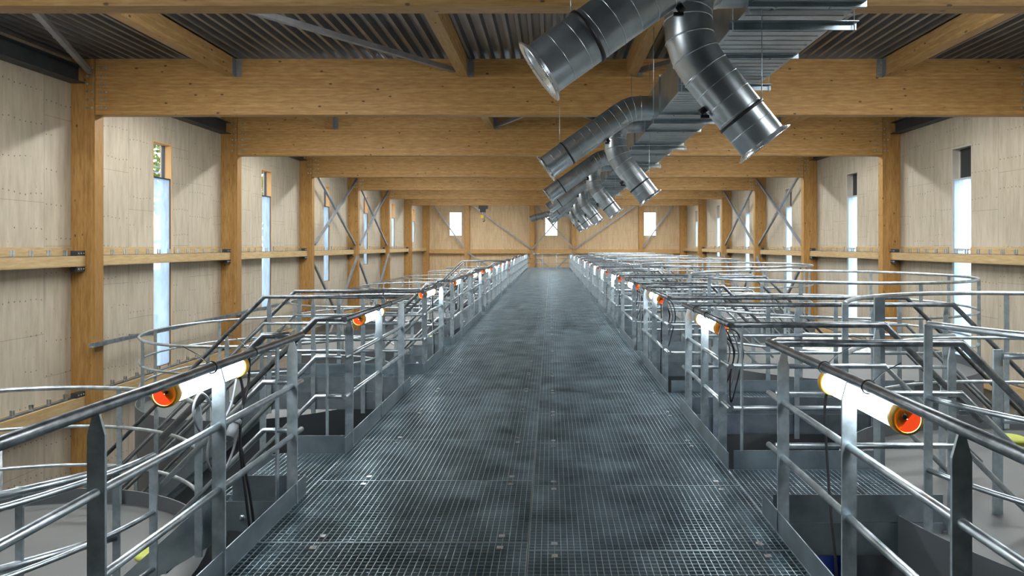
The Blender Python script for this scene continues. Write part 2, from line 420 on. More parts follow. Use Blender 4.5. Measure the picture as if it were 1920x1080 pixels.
# girts on side walls
def clip(m, x, y, z, s):
    m.box(x-.03, x+.03, y-.022, y+.022, z, z+.012)
    m.box(x-.03, x-.022, y-.022, y+.022, z, z+.12); m.box(x+.022, x+.03, y-.022, y+.022, z, z+.12)
for side in ('left', 'right'):
    s = 1 if side == 'left' else -1; X = XL if side == 'left' else XR
    for (zb, zt, nm) in ((1.30, 1.51, 'upper'), (-1.55, -1.30, 'lower')):
        r = thing('wall_girt', (X, FB[0]+.3, zb), 'pale timber girt, %s, on the %s wall in the nearest bay' % (nm, side), 'girt', '%s girts on the %s wall' % (nm, side))
        a, b = sorted((X+s*.005, X+s*.30)); ya, yb = FB[0]+.265, FB[1]-.005
        MB().box(a, b, ya, yb, zb, zt).build('timber', GIRTW, r)
        a2, b2 = sorted((X+s*.003, X+s*.035))
        wy = (WLY if side == 'left' else WRY)[0]
        if nm == 'upper': MB().box(a2, b2, ya, wy-.05, zt+.001, zt+.17).box(a2, b2, wy+.85, yb, zt+.001, zt+.17).build('back_strip', GIRTW, r)
        m = MB(); yy = ya+.3
        while yy < yb-.2:
            clip(m, X+s*.18, yy, zt, s); yy += .42
        m.box(min(X+s*.1, X+s*.14), max(X+s*.1, X+s*.14), ya+.1, yb-.1, zt, zt+.008)
        m.build('clips', GALV, r)
        a4, b4 = sorted((X+s*.06, X+s*.24)); MB().box(a4, b4, ya+.1, yb-.1, zt+.0005, zt+.006).build('clip_shadow_strip', DARKST, r)  # dark strip stands in for the shadow under the clips
        m = MB(); a3, b3 = sorted((X+s*.16, X+s*.29))
        for zl, zh in ((zt+.001, zt+.10), (zb-.10, zb-.001)):
            br = MB().box(a3, b3, yb-.22, yb, zl, zh).build('bracket', DARKST, r); m = MB()
            for q in range(3): m.lathe([(0, 0), (.012, 0), (.015, .01)], (b3+.008 if s > 0 else a3-.008, yb-.18+.07*q, (zl+zh)/2), (-s, 0, 0), 8)
            m.build('bolt_heads', GALV, br)
        for k in range(1, 6): dup(r, (0, 6*k, 0), 'pale %s timber girt on the %s wall, bay %s to the camera' % (nm, side, ORD[k]))
        o = MB().box(a, b, FB[6]+.265, YE-.31, zb, zt).build('wall_girt', GIRTW, loc=(X, FB[6]+.3, zb))
        tag(o, 'pale timber girt, %s, on the %s wall in the last bay before the end wall' % (nm, side), 'girt', '%s girts on the %s wall' % (nm, side))
# end wall columns, girts and braces
EC = [(-6.48, -6.10), (-1.60, -1.22), (1.56, 1.92), (6.60, 6.98)]
for i, (a, b) in enumerate(EC):
    o = MB().box(a, b, YE-.32, YE-.005, ZF, 5.10).build('end_column', WZ, loc=((a+b)/2, YE-.16, ZF))
    tag(o, 'glulam column on the end wall, %s' % ['left of the long bay', 'just left of the centre window', 'just right of the centre window', 'beside the right window'][i], 'column', 'columns on the end wall')
gx = [XL+.49, *[q for p in EC for q in p], IR-.01]
for i in range(5):
    a, b = gx[2*i]+.005, gx[2*i+1]-.005
    r = thing('end_wall_girt', ((a+b)/2, YE, 1.1), 'timber girt across the end wall, %s bay from the left' % ['first', 'second', 'middle', 'fourth', 'fifth'][i], 'girt', 'girts on the end wall')
    MB().box(a, b, YE-.26, YE-.005, 1.10, 1.42).build('timber', GIRTX, r)
    m = MB(); xx = a+.3
    while xx < b-.1: m.box(xx-.03, xx+.03, YE-.14, YE-.11, 1.42, 1.52); xx += .55
    m.build('clips', GALV, r)
yb_ = YE-.366
EB = [((-8.9, 4.9), (-6.55, 1.55), 'far left bay, upper'), ((-6.3, 5.0), (-1.45, 1.45), 'second bay, upper'), ((-1.4, 5.0), (1.72, 1.45), 'centre bay, falling right'),
      ((1.72, 5.0), (-1.4, 1.45), 'centre bay, falling left'), ((6.75, 5.0), (1.75, 1.45), 'fourth bay, upper'), ((9.3, 4.9), (6.85, 1.55), 'far right bay, upper'),
      ((-6.3, 1.25), (-1.45, -2.1), 'second bay, below the girt'), ((-1.4, 1.25), (1.72, -1.8), 'centre bay below the girt, falling right'), ((1.72, 1.25), (-1.4, -1.8), 'centre bay below the girt, falling left')]
for i, (p, q, l) in enumerate(EB):
    yy = yb_-(.092 if i in (3, 8) else 0)
    brace((p[0], yy, p[1]), (q[0], yy, q[1]), 'steel brace on the end wall, %s' % l)
# side wall X braces in bays five and six
for side in ('left', 'right'):
    s = 1 if side == 'left' else -1; X = (XL if side == 'left' else XR)
    for k in (3, 4):
        ya, yc = FB[k]+.3, FB[k+1]-.05
        for (za, zb, l) in ((4.85, 1.75, 'upper'), (1.2, -3.4, 'lower')):
            brace((X+s*.36, ya, za), (X+s*.36, yc, zb), 'steel wall brace, %s %s wall, falling away, %s braced bay' % (l, side, ['nearer', 'farther'][k-3]))
            brace((X+s*.47, ya, zb), (X+s*.47, yc, za), 'steel wall brace, %s %s wall, rising away, %s braced bay' % (l, side, ['nearer', 'farther'][k-3]))

# ------------------------------------------------------------------ walkway
def grating_mesh(x0, x1, y0, y1, z=0, border=True, pitch=.0385):
    m = MB(); n = max(1, round((y1-y0)/pitch))
    for i in range(1, n):
        y = y0+(y1-y0)*i/n; m.box(x0, x1, y-.0019, y+.0019, z-.031, z-.0006)
    n = max(1, round((x1-x0)/.0375))
    for i in range(1, n):
        x = x0+(x1-x0)*i/n; m.box(x-.0022, x+.0022, y0, y1, z-.006, z)
    if border:
        m.box(x0, x1, y0, y0+.006, z-.034, z+.001).box(x0, x1, y1-.006, y1, z-.034, z+.001)
        m.box(x0, x0+.005, y0, y1, z-.034, z+.001).box(x1-.005, x1, y0, y1, z-.034, z+.001)
    return m
WX0, WX1, XS = -1.70, 1.355, -.13
for side, x0, x1, ys in (('left', WX0, XS-.002, 1.81), ('right', XS+.002, WX1, 1.71)):
    r = thing('grating_panel', ((x0+x1)/2, ys, 0), '%s steel grating panel of the walkway, nearest of its row' % side, 'grating', '%s row of walkway grating panels' % side)
    grating_mesh(x0, x1, ys+.002, ys+.998).build('grating', GALVG, r)
    for xc in ((-.29, -1.35) if side == 'left' else (.02, 1.2)):
        for yc in (ys+.075, ys+.925):
            MB().box(xc-.018, xc+.018, yc-.018, yc+.018, .001, .006).build('fixing_clip', BRIGHT, r)
    for k in range(1, 46):
        wd = ORD[k] if k < 20 else 'panel number %d away' % (k+1)
        dup(r, (0, k, 0), ('%s steel grating panel of the walkway, %s of its row' % (side, wd)) if k < 20 else ('%s steel grating panel of the walkway, %d panels from the camera' % (side, k+1)))
m = MB()
for xc in (WX0+.02, XS, WX1-.02):
    for (a, b, c, d) in ((-.06, .06, -.052, -.042), (-.006, .006, -.26, -.052), (-.06, .06, -.27, -.26)): pass
r = thing('walkway_frame', (0, 2, -.3), 'dark steel beams carrying the central grating walkway', 'beam')
for xc in (WX0+.10, WX1-.10):
    MB().box(xc-.05, xc+.05, 1.2, 47.6, -.048, -.038).box(xc-.005, xc+.005, 1.2, 47.6, -.25, -.048).box(xc-.05, xc+.05, 1.2, 47.6, -.26, -.25).build('long_beam', GALVD, r)
for side, xc in (('left', WX0-.02), ('right', WX1+.02)):
    MB().box(xc-.006, xc+.006, 1.2, 47.6, -.30, -.02).build('edge_plate', GALVD, r)
for k in range(24):
    y = 1.75+2*k; o = MB().box(WX0+.15, XS-.05, y-.05, y+.05, -.24, -.04).box(XS+.05, WX1-.15, y-.05, y+.05, -.24, -.04).build('cross_beam', DARKST, r)
for k in range(12):
    y = 2.4+4*k
    for xc in (WX0+.3, WX1-.3):
        c = MB().box(xc-.07, xc+.07, y-.06, y+.06, ZF, -.262); c.build('support_post', DARKST, r)

# ------------------------------------------------------------------ guardrails
def flat_post(x, y, z0, z1, wx=.068, wy=.012):
    h = .095
    return MB().prism([(x-wx/2, y-wy/2, z0), (x+wx/2, y-wy/2, z0), (x+wx/2, y-wy/2, z1-h), (x+.008, y-wy/2, z1), (x-.008, y-wy/2, z1), (x-wx/2, y-wy/2, z1-h)], (0, wy, 0))
def rail_section(side, X, ya, yb, posts, label):
    r = thing('guardrail', (X, ya, 0), label, 'guardrail', 'guardrails on the %s of the walkway' % side)
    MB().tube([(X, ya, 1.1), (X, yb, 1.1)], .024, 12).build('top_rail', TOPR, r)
    for z in (.78, .45):
        MB().tube([(X, ya, z), (X, yb, z)], .0185, 10).build('mid_rail', GALV, r)
    for y in posts: flat_post(X, y, -.16, 1.095).build('post', POSTM, r)
    xi = X+.045 if X < 0 else X-(-.055)
    xi = WX0-.004 if X < 0 else WX1+.004
    MB().box(xi-.003, xi+.003, ya-.06, yb+.02, -.01, .13).build('toe_board', GALVD, r)
    return r
XLr, XRr = -1.725, 1.39
XRr = 1.41
WX1r = 1.455
LG = [(4.55, 5.5, 's'), (7.95, 8.85, 'l'), (10.5, 11.35, 's'), (16.2, 17.1, 's'), (22.3, 23.2, 's'), (25.5, 26.4, 'l'), (28.4, 29.3, 's'), (34.5, 35.4, 's'), (40.5, 41.4, 's')]
RG = [(4.2, 5.1, 's'), (6.9, 7.75, 'l'), (9.95, 10.85, 's'), (12.9, 13.75, 'l'), (15.95, 16.85, 's'), (19.0, 19.85, 'l'), (22.0, 22.9, 's'), (25.0, 25.85, 'l'), (28.0, 28.9, 's'), (31, 31.85, 'l'), (34, 34.9, 's'), (37, 37.85, 'l'), (40, 40.9, 's'), (43, 43.85, 'l')]
def sections(gaps, y0, y1):
    a = y0; out = []
    for g in gaps:
        b = g[0]
        while b-a > 3.4: out.append((a, a+2.75)); a += 2.83
        out.append((a, b)); a = g[1]
    while y1-a > 3.4: out.append((a, a+2.75)); a += 2.83
    out.append((a, y1)); return out
EX = 0.055
nL = nR = 0
for i, (a, b) in enumerate(sections([(4.55, 5.5), (7.95, 8.85), (10.5, 11.35), (16.2, 17.1), (22.3, 23.2), (25.5, 26.4), (28.4, 29.3), (34.5, 35.4), (40.5, 41.4)], 1.3, 47.4)):
    ps = [1.6, 2.5, 3.42, 4.39] if i == 0 else ([5.63, 6.6, 7.58] if i == 1 else None)
    if ps is None:
        n = max(2, round((b-a)/.85)+0); ps = [a+.14+(b-a-.3)*j/(n-1) for j in range(n)]
    rail_section('left', XLr, a, b, ps, 'galvanised guardrail on the left of the walkway, %s to the camera' % (ORD[i] if i < 20 else 'farthest'))
for i, (a, b) in enumerate(sections([g[:2] for g in RG], 1.0, 47.4)):
    ps = [1.4, 2.23, 3.07, 3.94] if i == 0 else ([5.33, 5.95, 6.65] if i == 1 else ([8.0, 8.85, 9.65] if i == 2 else None))
    if ps is None:
        n = max(2, round((b-a)/.85)); ps = [a+.14+(b-a-.3)*j/(n-1) for j in range(n)]
    rail_section('right', WX1+.035, a, b, ps, 'galvanised guardrail on the right of the walkway, %s to the camera' % (ORD[i] if i < 20 else 'farthest'))
XRr = WX1+.035
# end gate
r = thing('end_guardrail', (-.1, 47.5, 0), 'galvanised guardrail closing the far end of the walkway', 'guardrail')
for z in (1.1, .78, .45): MB().tube([(XLr+.03, 47.5, z), (XRr-.03, 47.5, z)], .02, 8).build('rail', GALV, r)
for x in (XLr+.05, -.6, .4, XRr-.05): flat_post(x, 47.52, -.1, 1.08).build('post', POSTM, r)
MB().box(WX0, WX1, 47.54, 47.55, -.01, .13).build('toe_board', GALVD, r)

# ------------------------------------------------------------------ platforms and stairs
def platform(side, kind, y0, y1, drop, run=None):
    s = -1 if side == 'left' else 1
    xa = (WX0-.012) if s < 0 else (WX1+.012)
    xe = {'lefts': -1.97, 'leftl': -3.45, 'rights': 2.60, 'rightl': 4.2}[side+kind]
    word = 'short' if kind == 's' else 'long'
    P = []
    if side+kind == 'lefts': xg = -2.25
    else: xg = xe+s*.08
    if side+kind == 'rights': xg = 2.50
    r = thing('access_platform', (xa, y0, 0), '', 'platform', '%s side platforms on the %s' % (word, side))
    lo, hi = sorted((xa, xg))
    grating_mesh(lo, hi, y0+.02, y1-.02, -.012).build('grating', GALVG, r)
    for yy, q in ((y0, 1), (y1, -1)):
        m = MB().box(lo, hi, min(yy, yy+q*.07), max(yy, yy+q*.07), -.062, -.05).box(lo, hi, yy-.005, yy+.005, -.25, -.05).box(lo, hi, min(yy, yy+q*.07), max(yy, yy+q*.07), -.26, -.25)
        m.build('edge_channel', GALVD, r)
        MB().box(lo+.05, hi, yy-.004 if q > 0 else yy, yy if q > 0 else yy+.004, -.045, .13).build('toe_board', GALVD, r)
    ch = [c for c in r.children if c.name.startswith('edge_channel')][0]
    for xx in (lo+.12, hi-.1): MB().lathe([(0, 0), (.02, 0), (.022, .012)], (xx, y0-.018, -.16), (0, 1, 0), 6).build('bolt', GALV, ch)
    P.append(r)
    # stair
    ang = 45; L = drop
    r2 = thing('steel_stair', (xg, y0, -drop), '', 'stairs', '%s stairs on the %s' % (word, side))
    for yy in (y0+.03, y1-.03):
        m = MB(); m.prism([(xg, yy-.006, -.02), (xg, yy-.006, -.30), (xg+s*(L-.02), yy-.006, -drop-.0+.0), (xg+s*(L+.16), yy-.006, -drop), (xg+s*.1, yy-.006, -.02)], (0, .012, 0))
        m.build('stringer', GALVD, r2)
    n = max(1, int(drop/.19))
    for k in range(n):
        zt = -drop*(k+1)/(n+1)-.01; xm = xg+s*(L*(k+1)/(n+1)+.02)
        m = MB(); a, b = xm-.11, xm+.11
        m.box(a, b, y0+.045, y0+.05, zt-.04, zt).box(a, b, y1-.05, y1-.045, zt-.04, zt).box(a, a+.004, y0+.05, y1-.05, zt-.04, zt).box(b-.004, b, y0+.05, y1-.05, zt-.04, zt)
        q = a+.035
        while q < b-.01: m.box(q-.002, q+.002, y0+.05, y1-.05, zt-.03, zt-.002); q += .035
        m.build('tread', GALVG, r2)
    P.append(r2)
    rd = max(drop, .75) if side == 'right' else drop
    for yy, w_ in ((y0, 'near'), (y1, 'far')):
        off = -.03 if w_ == 'near' else .03
        r3 = thing('stair_handrail', (xa, yy+off, 0), '', 'handrail', '%s handrails on the %s' % (w_, side))
        x_s = (XLr-.03 if w_ == 'far' or kind == 'l' else xe+.02) if s < 0 else XRr+.03
        if side+kind == 'lefts' and w_ == 'near': x_s = xe+.18
        for z, rr in ((1.1, .024), (.78, .0185), (.45, .0185)):
            pts = [(x_s, yy+off, z), (xe, yy+off, z), (xe+s*rd, yy+off, z-rd)]
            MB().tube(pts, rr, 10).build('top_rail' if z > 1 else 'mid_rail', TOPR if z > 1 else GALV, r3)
        xs = {'lefts': [xe+.09], 'leftl': [xa+s*.55, xa+s*1.15, xe-s*.06], 'rights': [xa+.12, xe-.06], 'rightl': [xa+.35, xa+1.2, xa+2.0, xe-.08]}[side+kind]
        for xx in xs:
            MB().box(xx-.006, xx+.006, yy+off-.02, yy+off+.02, -.30, 1.09).build('post', POSTM, r3) if kind == 's' and xx != xs[-1] or side+kind == 'lefts' else flat_post(xx, yy+off, -.30, 1.09, .05).build('post', POSTM, r3)
        k = .45
        while k < rd:
            xx = xe+s*k; zt = 1.1-k-.02; z0 = -.02-k+.05 if side == 'left' else max(-.02-k+.05, -drop)
            flat_post(xx, yy+off, z0, zt, .05).build('post', POSTM, r3); k += .85
        P.append(r3)
    return P
def label_platform(P, side, kind, i, n):
    word = 'short' if kind == 's' else 'long'
    wh = ORD[i]
    P[0]['label'] = '%s grating platform off the %s of the walkway, %s to the camera' % (word, side, wh)
    P[1]['label'] = 'steel stair down from the %s %s side platform, %s to the camera' % (word, side, wh)
    P[2]['label'] = 'near handrail of the %s %s platform, %s to the camera' % (word, side, wh)
    P[3]['label'] = 'far handrail of the %s %s platform, %s to the camera' % (word, side, wh)
RZ_L, RZ_R = -.79, -.13
DROPS = {'lefts': .70, 'leftl': 2.9, 'rights': .22, 'rightl': 1.6}
for side, G in (('left', LG), ('right', RG)):
    for kind in 'sl':
        g = [q for q in G if q[2] == kind]
        P0 = platform(side, kind, g[0][0], g[0][1], DROPS[side+kind])
        label_platform(P0, side, kind, 0, len(g))
        for i in range(1, len(g)):
            P = [dup(p, (0, g[i][0]-g[0][0], 0)) for p in P0]
            label_platform(P, side, kind, i, len(g))

# ------------------------------------------------------------------ tanks
def rects(side):
    out = []
    for (a, b, k) in (LG if side == 'left' else RG):
        if side == 'left': out.append((-3.0 if k == 's' else -6.6, 0, a-.12, b+.12))
        else: out.append((0, 2.75 if k == 's' else 5.9, a-.12, b+.12))
    return out
def tank(side, cx, cy, R, zr, rings, i, prox):
    wd = ORD[i]
    r = thing('storage_tank', (cx, cy, ZF), 'round grey tank with raised rim, %s side, %s to the camera' % (side, wd), 'tank', 'round tanks on the %s' % side)
    MB().lathe([(R, ZF), (R, zr+.13)], (cx, cy, 0), (0, 0, 1), 64).lathe([(R, zr+.13), (R-.012, zr+.13), (R-.012, zr)], (cx, cy, 0), (0, 0, 1), 64, False).build('shell', TANKS, r)
    MB().lathe([(R-.012, zr), (R*.6, zr+.05), (.3, zr+.13), (0.001, zr+.13)], (cx, cy, 0), (0, 0, 1), 64).build('roof', TANKTOP, r)
    hx, hy = (cx+R*.72, cy+R*.35) if side == 'left' else (cx-R*.05, cy+R*.68)
    h = MB().lathe([(.10, zr), (.10, zr+.08), (.12, zr+.08), (.12, zr+.105), (.09, zr+.115), (.001, zr+.115)], (hx, hy, 0), (0, 0, 1), 24).build('manhole', LIME, r)
    g = thing('tank_guardrail', (cx, cy, zr), 'round galvanised guardrail on top of the %s tank, %s to the camera' % (side, wd), 'guardrail', 'round guardrails on the %s tanks' % side)
    Rg = R-.05
    N = 96; ok = []
    rc = rects(side)
    for j in range(N):
        an = 2*PI*j/N; x = cx+Rg*math.cos(an); y = cy+Rg*math.sin(an)
        ok.append(not any(a <= x <= b and c <= y <= d for a, b, c, d in rc))
    runs = []
    if all(ok): runs = [list(range(N))+[0]]
    else:
        st_ = next(j for j in range(N) if not ok[j]); cur = []
        for q in range(st_, st_+N+1):
            if ok[q % N]: cur.append(q)
            else:
                if len(cur) > 5: runs.append(cur)
                cur = []
    for run in runs:
        pts = [(cx+Rg*math.cos(2*PI*q/N), cy+Rg*math.sin(2*PI*q/N)) for q in run]
        for qi, z in enumerate(rings):
            MB().tube([(x, y, z) for x, y in pts], .021 if qi == 0 else .017, 8).build('rail', GALV, g)
        step = 11; idx = list(range(0, len(pts), step))
        if idx[-1] != len(pts)-1: idx.append(len(pts)-1)
        for q in idx:
            x, y = pts[q]
            MB().box(x-.025, x+.025, y-.006, y+.006, zr+.01, rings[0]).build('post', POSTM, g)
CL, CR = [], []
for i in range(7):
    cy = [4.47, 10.9, 16.7, 22.75, 28.85, 34.9, 40.95][i]
    tank('left', -4.55, cy, 1.98, RZ_L, (.335, -.04, -.415), i, 0)
    cy = [4.55, 10.4, 16.4, 22.45, 28.45, 34.45, 40.45][i]
    tank('right', 4.3, cy, 2.12, RZ_R, (1.24, .79, .35), i, 0)
# small landing guard at the nearest left tank
r = thing('landing_guardrail', (-2.9, 3.95, RZ_L), 'short thick two-rail guard beside the nearest left tank stair foot', 'guardrail')
for z in (.30, -.12): MB().tube([(-2.72, 4.12, z+.02), (-3.1, 3.75, z), (-3.75, 3.2, z-.01)], .027, 10).build('rail', GALV, r)
for x, y in ((-2.72, 4.12), (-3.06, 3.79)): MB().box(x-.022, x+.022, y-.006, y+.006, RZ_L, .33).build('post', POSTM, r)
r = thing('landing_guardrail', (3.1, 4.1, RZ_R), 'weathered square guard frame at the edge of the nearest right tank roof', 'guardrail')
for z in (.98, .55): MB().tube([(3.02, 4.4, z), (3.55, 4.35, z)], .022, 10).build('rail', GALV, r)
for x, y in ((3.0, 4.42), (3.30, 3.75)): MB().box(x-.03, x+.03, y-.01, y+.01, RZ_R, 1.02).build('post', POSTM, r)
# tall end post at right short platform
o = MB().box(2.56, 2.64, 5.20, 5.22, -.2, 1.31).build('steel_post', GALVD, loc=(2.6, 5.21, -.2))
tag(o, 'weathered flat steel post at the outer end of the nearest right platform', 'post')
# pipes below
for (x, y, z1, rr, mt, l) in ((2.05, 4.9, -.30, .10, BLUE, 'blue vertical pipe under the nearest right platform'), (2.0, 6.2, -.35, .09, BLUE, 'blue vertical pipe between the nearest two right platforms')):
    o = MB().tube([(x, y, ZF), (x, y, z1)], rr, 20).build('blue_pipe', mt, loc=(x, y, ZF)); tag(o, l, 'pipe')
o = MB().tube([(-6.9, 8.2, ZF), (-6.9, 8.2, -.75)], .055, 14).tube([(-6.9, 8.2, -.75), (-6.9, 8.2, -.66)], .065, 14).build('vent_pipe', GALV, loc=(-6.9, 8.2, ZF))
tag(o, 'galvanised capped vent pipe at the left edge of the photo', 'pipe')
# crumpled sheeting on the second right tank
m = MB(); N = 34; vs = []
for i in range(N):
    for j in range(N):
        u, v_ = i/(N-1), j/(N-1); x = 3.9+1.5*u; y = 10.9+1.1*v_
        e = min(u, 1-u, v_, 1-v_)*5
        z = RZ_R+.08+min(1, e)*(.10+.10*abs(math.sin(7*u+3*math.sin(5*v_)))*abs(math.cos(6*v_+4*u)))+random.uniform(0, .03)
        vs.append((x+random.uniform(-.02, .02), y, z))
m.add(vs, [(i*N+j, i*N+j+1, (i+1)*N+j+1, (i+1)*N+j) for i in range(N-1) for j in range(N-1)])
o = m.build('plastic_sheeting', SHEET, loc=(4.6, 11.4, RZ_R+.1)); tag(o, 'crumpled pale plastic sheeting lying on the second nearest right tank', 'sheeting')

# cable tray along the left wall
r = thing('cable_tray', (XL+.35, 14, -.28), 'long galvanised cable tray running along the left wall', 'cable tray')
x0 = IL+.07
MB().box(x0-.05, x0+.05, 13.0, 45, -.30, -.295).box(x0-.05, x0-.045, 13, 45, -.295, -.23).box(x0+.045, x0+.05, 13, 45, -.295, -.23).build('tray', GALV, r)
for k in range(6):
    MB().box(XL+.005, x0+.05, 15+5.85*k, 15.04+5.85*k, -.34, -.301).build('bracket', GALV, r)

# ------------------------------------------------------------------ ducts
ZB0, ZB1, DX0, DX1 = 3.72, 4.27, 1.66, 2.58
r = thing('rectangular_duct', ((DX0+DX1)/2, 4, ZB0), 'long rectangular sheet metal duct hung under the roof beams right of centre', 'duct')
L = 1.5; ys = 3.95
def sec_mesh(y):
    m = MB().box(DX0, DX1, y, y+L, ZB0, ZB1)
    k = y+.14
    while k < y+L-.08:
        m.box(DX0+.03, DX1-.03, k-.005, k+.005, ZB0-.004, ZB0); k += .14
    return m
def fl_mesh(y):
    m = MB()
    for (a, b, c, d) in ((DX0-.03, DX1+.03, ZB0-.03, ZB0), (DX0-.03, DX1+.03, ZB1, ZB1+.03), (DX0-.03, DX0, ZB0, ZB1), (DX1, DX1+.03, ZB0, ZB1)): m.box(a, b, y-.016, y+.016, c, d)
    for x in (DX0+.2, DX0+.65): m.lathe([(0, 0), (.014, 0), (.014, .02)], (x, y, ZB0-.045), (0, 0, 1), 8)
    return m
s0 = sec_mesh(ys).build('duct_section', DUCT, r, ); f0 = fl_mesh(ys).build('flange', GALVD, r)
for k in range(1, 27):
    c = s0.copy(); C.objects.link(c); c.parent = r; c.location = (0, L*k, 0)
for k in range(1, 28):
    c = f0.copy(); C.objects.link(c); c.parent = r; c.location = (0, L*k, 0)
for i, y in enumerate([5.75, 8.0, 10.2, 13.0, 16.0, 19.0, 22.0, 25.0, 28.0, 31.0, 34.0, 37.0, 40.0]):
    h = thing('duct_hanger', (2.1, y, ZB0-.07), 'angle hanger with rods under the rectangular duct, %s to the camera' % ORD[i], 'hanger', 'hangers under the rectangular duct')
    MB().box(DX0-.1, DX1+.1, y-.03, y+.03, ZB0-.05, ZB0-.044).box(DX0-.1, DX1+.1, y+.024, y+.03, ZB0-.11, ZB0-.05).build('angle_bar', GALVD, h)
    for x in (DX0-.07, DX1+.07): MB().tube([(x, y, ZB0-.13), (x, y, 5.47)], .005, 6).build('rod', GALV, h)

def ridge(m, p, d, r, w=.006, h=.004):
    m.lathe([(r, -w), (r+h, -w*.4), (r+h, w*.4), (r, w)], p, d, 32)
def round_duct(pts, R, label, group, clampT, damperT, hang=None, seams=.15):
    P = [Vector(p) for p in pts]
    # soften bends
    Q = [P[0]]
    for i in range(1, len(P)-1):
        a = (P[i-1]-P[i]); b = (P[i+1]-P[i]); k = min(.24, a.length*.45, b.length*.45)
        A = P[i]+a.normalized()*k; B = P[i]+b.normalized()*k
        for t in (0, .33, .67, 1): Q.append(A*(1-t)**2+P[i]*2*t*(1-t)+B*t*t)
    Q.append(P[-1])
    r = thing('round_duct', tuple(P[0]), label, 'duct', group)
    MB().tube(Q, R, 40, caps=False).tube([Q[-2], Q[-1]], R-.004, 32, caps=False).build('pipe', DUCT, r)
    m = MB()
    for i in range(1, len(Q)-1):
        d = (Q[i+1]-Q[i-1]).normalized(); ridge(m, Q[i], d, R, .008, .006)
    A, B = Q[-2], Q[-1]; d = (B-A).normalized(); Ls = (B-A).length; t = seams
    while t < Ls-.05:
        ridge(m, A+d*t, d, R, .004, .003); t += seams
    m.build('seams', BRIGHT if False else GALV, r)
    m = MB(); m.lathe([(R, -.014), (R+.013, -.014), (R+.013, .014), (R, .014)], A+d*(Ls*clampT), d, 40); m.build('clamp_band', RUBBER, r)
    # end nozzle with flared rim
    m = MB(); m.lathe([(R, -.03), (R+.012, -.02), (R+.045, 0), (R+.05, .010), (R+.042, .014), (R-.01, -.005), (R-.07, -.075), (R-.085, -.10)], B, d, 48); nz = m.build('nozzle_rim', BRIGHT, r)
    MB().lathe([(R-.01, -.12), (.001, -.12)], B, d, 32).build('dark_hole_disc', RUBBER, nz)  # black disc stands in for the dark hole inside the nozzle
    # damper handle
    side = d.cross(Vector((0, 1, 0))).normalized()
    if side.z > 0: side = -side
    c = A+d*(Ls*damperT)+side*R
    m = MB(); m.tube([c, c+side*.055], .028, 12).box(c.x-.035, c.x+.035, c.y-.012, c.y+.012, c.z-.075, c.z-.05); m.build('damper_handle', RUBBER, r)
    if hang:
        q = A+d*(Ls*clampT)-side*(R+.013)
        MB().tube([q, (q.x, q.y, q.z+.06), (q.x, q.y, 4.33 if False else 5.47)], .004, 6).build('hanger_wire', GALV, r)
    return r
for k in range(6):
    y = 4.8+6.05*k
    round_duct([(DX0+.02, y, 3.98), (1.30, y, 3.98), (-.08, y, 2.99)], .2, 'round spiral duct pointing down to the left, %s to the camera' % ORD[k], 'left-pointing round ducts', .72, .28, True)
for k in range(6):
    y = 5.5+6.25*k if k < 2 else 5.5+6.2*k
    round_duct([(DX0+.02, y+.15, 3.97), (1.16, y+.05, 3.92), (1.14, y, 3.36), (1.76, y-.06, 2.56)], .2, 'round duct curving under and pointing down to the right, %s to the camera' % ORD[k], 'right-pointing round ducts', .62, .32, True)
round_duct([(DX0+.02, 43.2, 3.80), (-.2, 43.2, 3.78), (-1.35, 43.2, 3.45)], .2, 'farthest round duct running level to the left near the end wall', 'left-pointing round ducts', .6, .2)

# fill battens added to brighten the hall, hidden by the beams, under the outer purlins
b0 = thing('added_fill_light', (-5.6, FB[0]+1.5, 5.03), 'added batten fill light left of centre in roof bay nearest to the camera', 'light', 'added fill battens under the roof deck')
MB().box(-8.2, -3.0, FB[0]+1.40, FB[0]+1.70, 5.04, 5.109).build('housing', GALV, b0)
MB().box(-8.18, -3.02, FB[0]+1.42, FB[0]+1.68, 5.01, 5.038).build('diffuser', FILLM, b0)
for k in range(-1, 7):
    for j, dx in enumerate((0, 11.3)):
        if k == 0 and j == 0: continue
        nm = 'behind the nearest beam' if k < 0 else 'in roof bay %s to the camera' % ORD[k]
        dup(b0, (dx, 6*k if k >= 0 else -6.5, 0), 'added batten fill light %s of centre %s' % (['left', 'right'][j], nm))
# chain hoist
r = thing('chain_hoist', (-4.45, 43.3, 3.5), 'small black and yellow chain hoist hanging below the farthest beam', 'hoist')
MB().box(-4.75, -4.15, 43.2, 43.44, 4.12, 4.338).box(-4.65, -4.3, 43.1, 43.5, 3.9, 4.12).build('trolley', RUBBER, r)
MB().tube([(-4.5, 43.3, 3.9), (-4.5, 43.3, 3.6)], .012, 6).tube([(-4.4, 43.3, 3.9), (-4.4, 43.3, 3.4)], .012, 6).build('chain', GALV, r)
MB().box(-4.62, -4.42, 43.25, 43.37, 3.50, 3.72).build('hook_block', YEL, r)
MB().tube([(-4.38, 43.3, 3.42), (-4.36, 43.3, 3.34), (-4.42, 43.3, 3.28), (-4.47, 43.3, 3.33)], .02, 8).build('hook', RUBBER, r)

